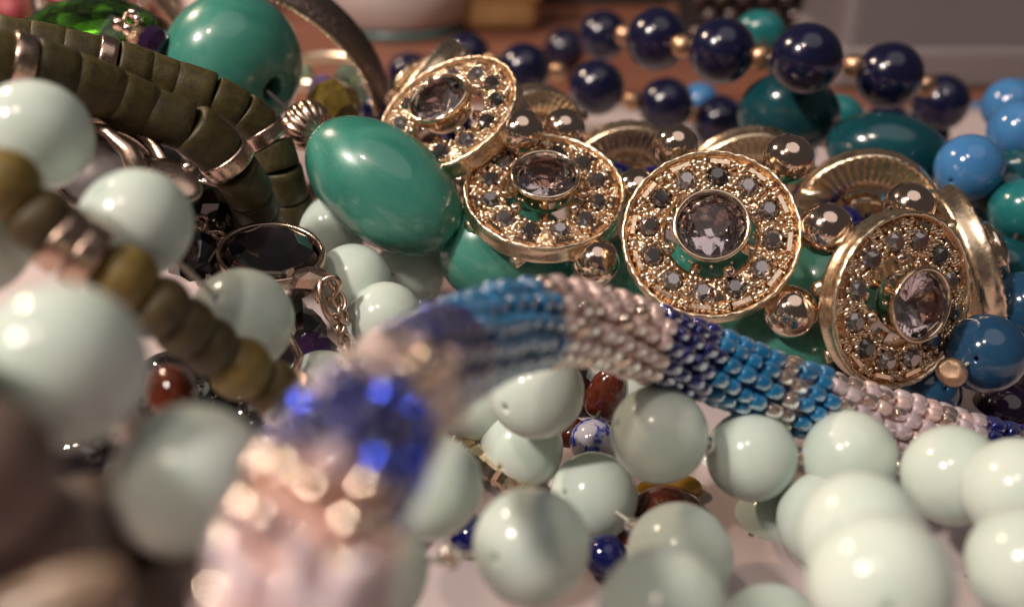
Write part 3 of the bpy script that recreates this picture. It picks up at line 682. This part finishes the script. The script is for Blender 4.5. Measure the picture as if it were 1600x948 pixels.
# ------------------------------------------------------------------ jet strands deep in the pile, added largely as filler to darken its gaps
JG = 'black glass bead strands deep in the pile'
j1 = thing('jet_bead_strand', 'black faceted glass beads, partly added to fill the dark gap left of the black gem', 'bead strand', P(340, 340, 13.2), JG)
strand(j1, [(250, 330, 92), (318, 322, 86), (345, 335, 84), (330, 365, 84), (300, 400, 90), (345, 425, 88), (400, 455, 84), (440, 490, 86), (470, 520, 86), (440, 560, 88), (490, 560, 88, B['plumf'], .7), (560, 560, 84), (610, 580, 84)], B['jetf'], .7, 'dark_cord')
j2 = thing('jet_bead_strand', 'black beads added to darken the gap below the largest blurred mint bead', 'bead strand', P(150, 700, 8.5), JG)
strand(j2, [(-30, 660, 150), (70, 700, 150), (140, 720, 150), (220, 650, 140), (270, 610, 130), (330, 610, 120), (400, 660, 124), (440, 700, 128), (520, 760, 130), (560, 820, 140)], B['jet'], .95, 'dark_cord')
j3 = thing('jet_bead_strand', 'round black beads added to darken the space under the olive wooden strands', 'bead strand', P(400, 330, 14.4), JG)
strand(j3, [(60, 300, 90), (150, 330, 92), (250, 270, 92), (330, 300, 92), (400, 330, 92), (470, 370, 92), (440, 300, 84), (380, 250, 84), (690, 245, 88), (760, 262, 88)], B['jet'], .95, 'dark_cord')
rd = tag(obj('red_bead', B['red_n'][1], None, P(262, 614, 8.9), None, .21), 'dark red brown glass bead glowing between the wooden strand and a blurred mint bead', 'bead')

# ------------------------------------------------------------------ taupe wooden beads at the lower left, very near
tp = thing('taupe_bead_strand', 'very blurred taupe brown wooden beads in the bottom left corner', 'bead strand', P(60, 780, 4.8))
strand(tp, [(-120, 640, 250), (-40, 745, 260), (30, 865, 240), (140, 840, 200), (215, 895, 190), (300, 945, 200), (380, 985, 200)], B['taupe'], .8, 'dark_cord')
sh = tag(obj('shell', nugget_me('shell', 'shell', 6, .08, 4), None, P(70, 958, 4.1), frame(CV(0, .4, .9), CV(.85, .5, 0)), (.36, .15, .15)), 'blurred tan shell with one white glint in the bottom left corner', 'shell')

# ------------------------------------------------------------------ things just behind the pile, upper left
gc = thing('green_crystal_brooch', 'bright green faceted crystal brooch behind the wooden strands at upper left', 'brooch', P(140, 60, 15.5)); e0 = Vector(gc.location)
v, f = ico_geo(1); obj('crystal', mesh('crystal', [(p.x * 1.15, p.y * .9, p.z * .60) for p in v], f, ['crystal_green'], False), gc, (0, 0, 0), frame(CV(-.05, .75, .6), RT))
v, f = ico_geo(2); v = [p * random.uniform(.86, 1.06) for p in v]; obj('foil', mesh('foil', [(p.x * 1.0, p.y * .76, p.z * .44 - .04) for p in v], f, ['foil_lit', 'foil_shade', 'foil_glint'], False, [random.choice((0, 0, 1, 1, 1, 2)) for _ in f]), gc, (0, 0, 0), frame(CV(-.05, .75, .6), RT))  # random face colours paint lit, dark and glinting facets into the foil
v, f = lathe_geo([(1.0, -.1), (1.04, .02), (1.09, .02), (1.10, -.12), (1.0, -.2)], 48, True); obj('setting', mesh('setting', [(x * 1.15, y * .9, z) for x, y, z in v], f, ['gold']), gc, (0, 0, 0), frame(CV(-.05, .75, .6), RT))
dg = thing('dark_crystal_drop', 'small dark faceted crystal on bronze links left of the big green ball', 'charm', P(240, 68, 14.2)); e1 = Vector(dg.location)
obj('crystal', B['plumf'], dg, (0, 0, 0), zrot(CV(.8, -.4, .2)), .26)
obj('cap', B['hammered'], dg, P(213, 55, 14.1) - e1, None, (.13, .16, .12))
for px, py, r in ((186, 38, .10), (200, 46, .09), (208, 22, .08), (215, 30, .07)): obj('link_ball', B['gold_bead'], dg, P(px, py, 14.0) - e1, None, r)
link(dg, 'loop', P(205, 32, 14.05), CV(.4, .1, .9), CV(.3, .9, 0), .13, .09, .025)

def bangle(name, label, c, n, u, r, w, group):
    root = thing(name, label, 'bangle', c, group); prof = [(r - .05, w / 2), (r + .05, w / 2 - .04), (r + .05, -w / 2 + .04), (r - .05, -w / 2)]
    obj('band', mesh('band', *lathe_geo(prof, 160, True), ['gunmetal']), root, (0, 0, 0), frame(n, u))
    g = Geo(); iv, fc = ico_geo(1, .035)
    for k in range(150):
        a = 2 * PI * k / 150
        for s_ in (-1, 1): g.add(iv, fc, Matrix.Translation(((r - .05) * math.cos(a), (r - .05) * math.sin(a), s_ * w / 2)))
    e = obj('milled_edge', g.mesh('milled_edge', ['gold']), root, (0, 0, 0), frame(n, u)); e['kind'] = 'stuff'
    return root
BG = 'gunmetal bangles behind the green ball'
bangle('bangle', 'textured gunmetal bangle with gold milled edge curving above the ribbed bronze bead', P(378, 150, 17.5), CV(-.10, -.76, .64), RT, 2.52, .74, BG)
bangle('bangle', 'dark hoop rising at the top edge directly above the big green ball', P(200, 60, 17.5), CV(.80, .42, .42), CV(0, 1, 0), 1.75, .30, BG)
ol = tag(obj('olive_bead', facet_bead_me('olive_bead', 'olive_glass', 9), None, P(520, 168, 15.4), zrot(CV(.6, -.5, .4)), .46), 'olive green faceted bead behind the ribbed bronze spacer', 'bead')
pg = thing('pale_crystal_strand', 'blurred pale green and iridescent crystals between the bangle and the leftmost medallion', 'bead strand', P(545, 130, 18)); 
pgme = facet_bead_me('bead', 'pale_green', 8); irm = facet_bead_me('bead', 'iris', 8)
strand(pg, [(470, 120, 46), (505, 140, 50, irm, .6), (545, 125, 52), (560, 160, 52), (590, 175, 54, B['cobalt_bead'], .6), (600, 150, 50)], pgme, .6)
br = thing('brass_ring', 'blurred brass ring lying behind the ribbed bronze bead', 'ring', P(510, 112, 21)); v, f = lathe_geo([(.92, .14), (1.0, .12), (1.0, -.12), (.92, -.14)], 64, True)
obj('band', mesh('band', v, f, ['gold_satin']), br, (0, 0, 0), frame(CV(0, .85, .5), RT), 1.05)

# ------------------------------------------------------------------ blurred background on the table
def on_table(px, py):
    r = FW + RT * ((px - W / 2) / FPX) + UP * ((H / 2 - py) / FPX); t = -CAM.z / r.z; return CAM + r * t
dish = thing('white_dish', 'blurred white glazed dish on the table beyond the bangle', 'dish', on_table(618, 68) + Vector((0, 2.0, 0)))
obj('bowl', mesh('bowl', *lathe_geo([(0, .1), (1.5, .1), (2.2, .5), (2.4, 2.6), (2.3, 2.6), (2.05, .7), (0, .4)], 64), ['white_glaze']), dish)
obj('foot', mesh('foot', *lathe_geo([(0, 0), (2.0, 0), (2.1, .3), (0, .3)], 64), ['glaze_teal']), dish)
def on_table(px, py):
    r = FW + RT * ((px - W / 2) / FPX) + UP * ((H / 2 - py) / FPX); t = -CAM.z / r.z; return CAM + r * t
def box(name, hx, hy, hz, material, bev=.15):
    import bmesh
    bm = bmesh.new(); bmesh.ops.create_cube(bm, size=1); bmesh.ops.scale(bm, vec=(hx * 2, hy * 2, hz * 2), verts=bm.verts); bmesh.ops.translate(bm, vec=(0, 0, hz), verts=bm.verts)
    bmesh.ops.bevel(bm, geom=bm.edges[:], offset=bev, segments=3, affect='EDGES', profile=.5)
    me = bpy.data.meshes.new(name); bm.to_mesh(me); bm.free(); me.materials.append(M[material]); return me
mu = thing('mustard_box', 'blurred mustard yellow box on the table behind the navy necklace', 'box', on_table(772, 36)); obj('base', box('base', 1.5, 1.5, .9, 'mustard', .4), mu)
o = obj('lid', box('lid', 1.6, 1.6, .5, 'mustard', .2), mu, (0, 0, .95))
gb = thing('grey_box', 'blurred grey plastic box standing at the top right corner', 'box', on_table(1560, 138)); 
obj('body', box('body', 4.6, 3, 3.8, 'grey_plastic', .3), gb, (0.3, 3, .55)); obj('base', box('base', 4.8, 3.2, .55, 'grey_plastic_lid', .2), gb, (0.3, 3, 0))
# black beaded purse
bk = thing('black_beaded_purse', 'blurred black purse covered in round beads, left of the grey box', 'purse', on_table(1235, 75)); 
obj('body', box('body', 3.2, 1.3, 4.2, 'black_cloth', .6), bk, (0, 1.4, 0))
bs = bead_me('bead', 'gunmetal_bead', .1, 24)
for r_ in range(7):
    for c_ in range(10):
        obj('bead', bs, bk, (-2.9 + .64 * c_ + (.32 if r_ % 2 else 0), -.05, .45 + .52 * r_), None, .27)
# pink beads, pearl and odd pieces at the far left
pk = thing('pink_bead_strand', 'blurred pink and red beads on the table at the top left corner', 'bead strand', on_table(60, 30)); k0 = Vector(pk.location)
for i in range(14):
    a = i * .45; obj('bead', B['pink_bead'], pk, (2.4 * math.cos(a) - 1, .9 * math.sin(a), .45 + (.5 if i % 3 == 0 else 0)), None, .45)
po = on_table(330, 40); pr_ = tag(obj('white_pearl', B['pearl'], None, po + Vector((0, 0, .8)), None, .8), 'blurred white pearl beyond the big green ball', 'bead')
for px, py, s, lab in ((230, 20, .35, 'small blurred clear bead right of the green brooch'), (650, 70, .0, '')):
    if s: tag(obj('clear_bead', bead_me('clear_bead', 'clear', .1, 24), None, on_table(px, py) + Vector((0, 0, s)), None, s), lab, 'bead')
bd = thing('brown_box', 'dark brown wooden box blurred at the top edge behind the navy beads', 'box', on_table(900, 12)); obj('body', box('body', 3.2, 1.4, 2, 'dark_cord', .2), bd, (0, 1.5, 0))
bw = thing('leather_case', 'low dark brown leather case blurred at the top edge left of the white dish', 'box', on_table(430, 14)); obj('body', box('body', 5, 1.5, 1.6, 'taupe', .3), bw, (0, 1.5, 0))

for o in scene.objects:
    if o.type == 'MESH' and o.parent and 'bead' in o.name.lower():
        w = o.matrix_basis.translation + (o.parent.location if o.parent.parent is None else Vector())
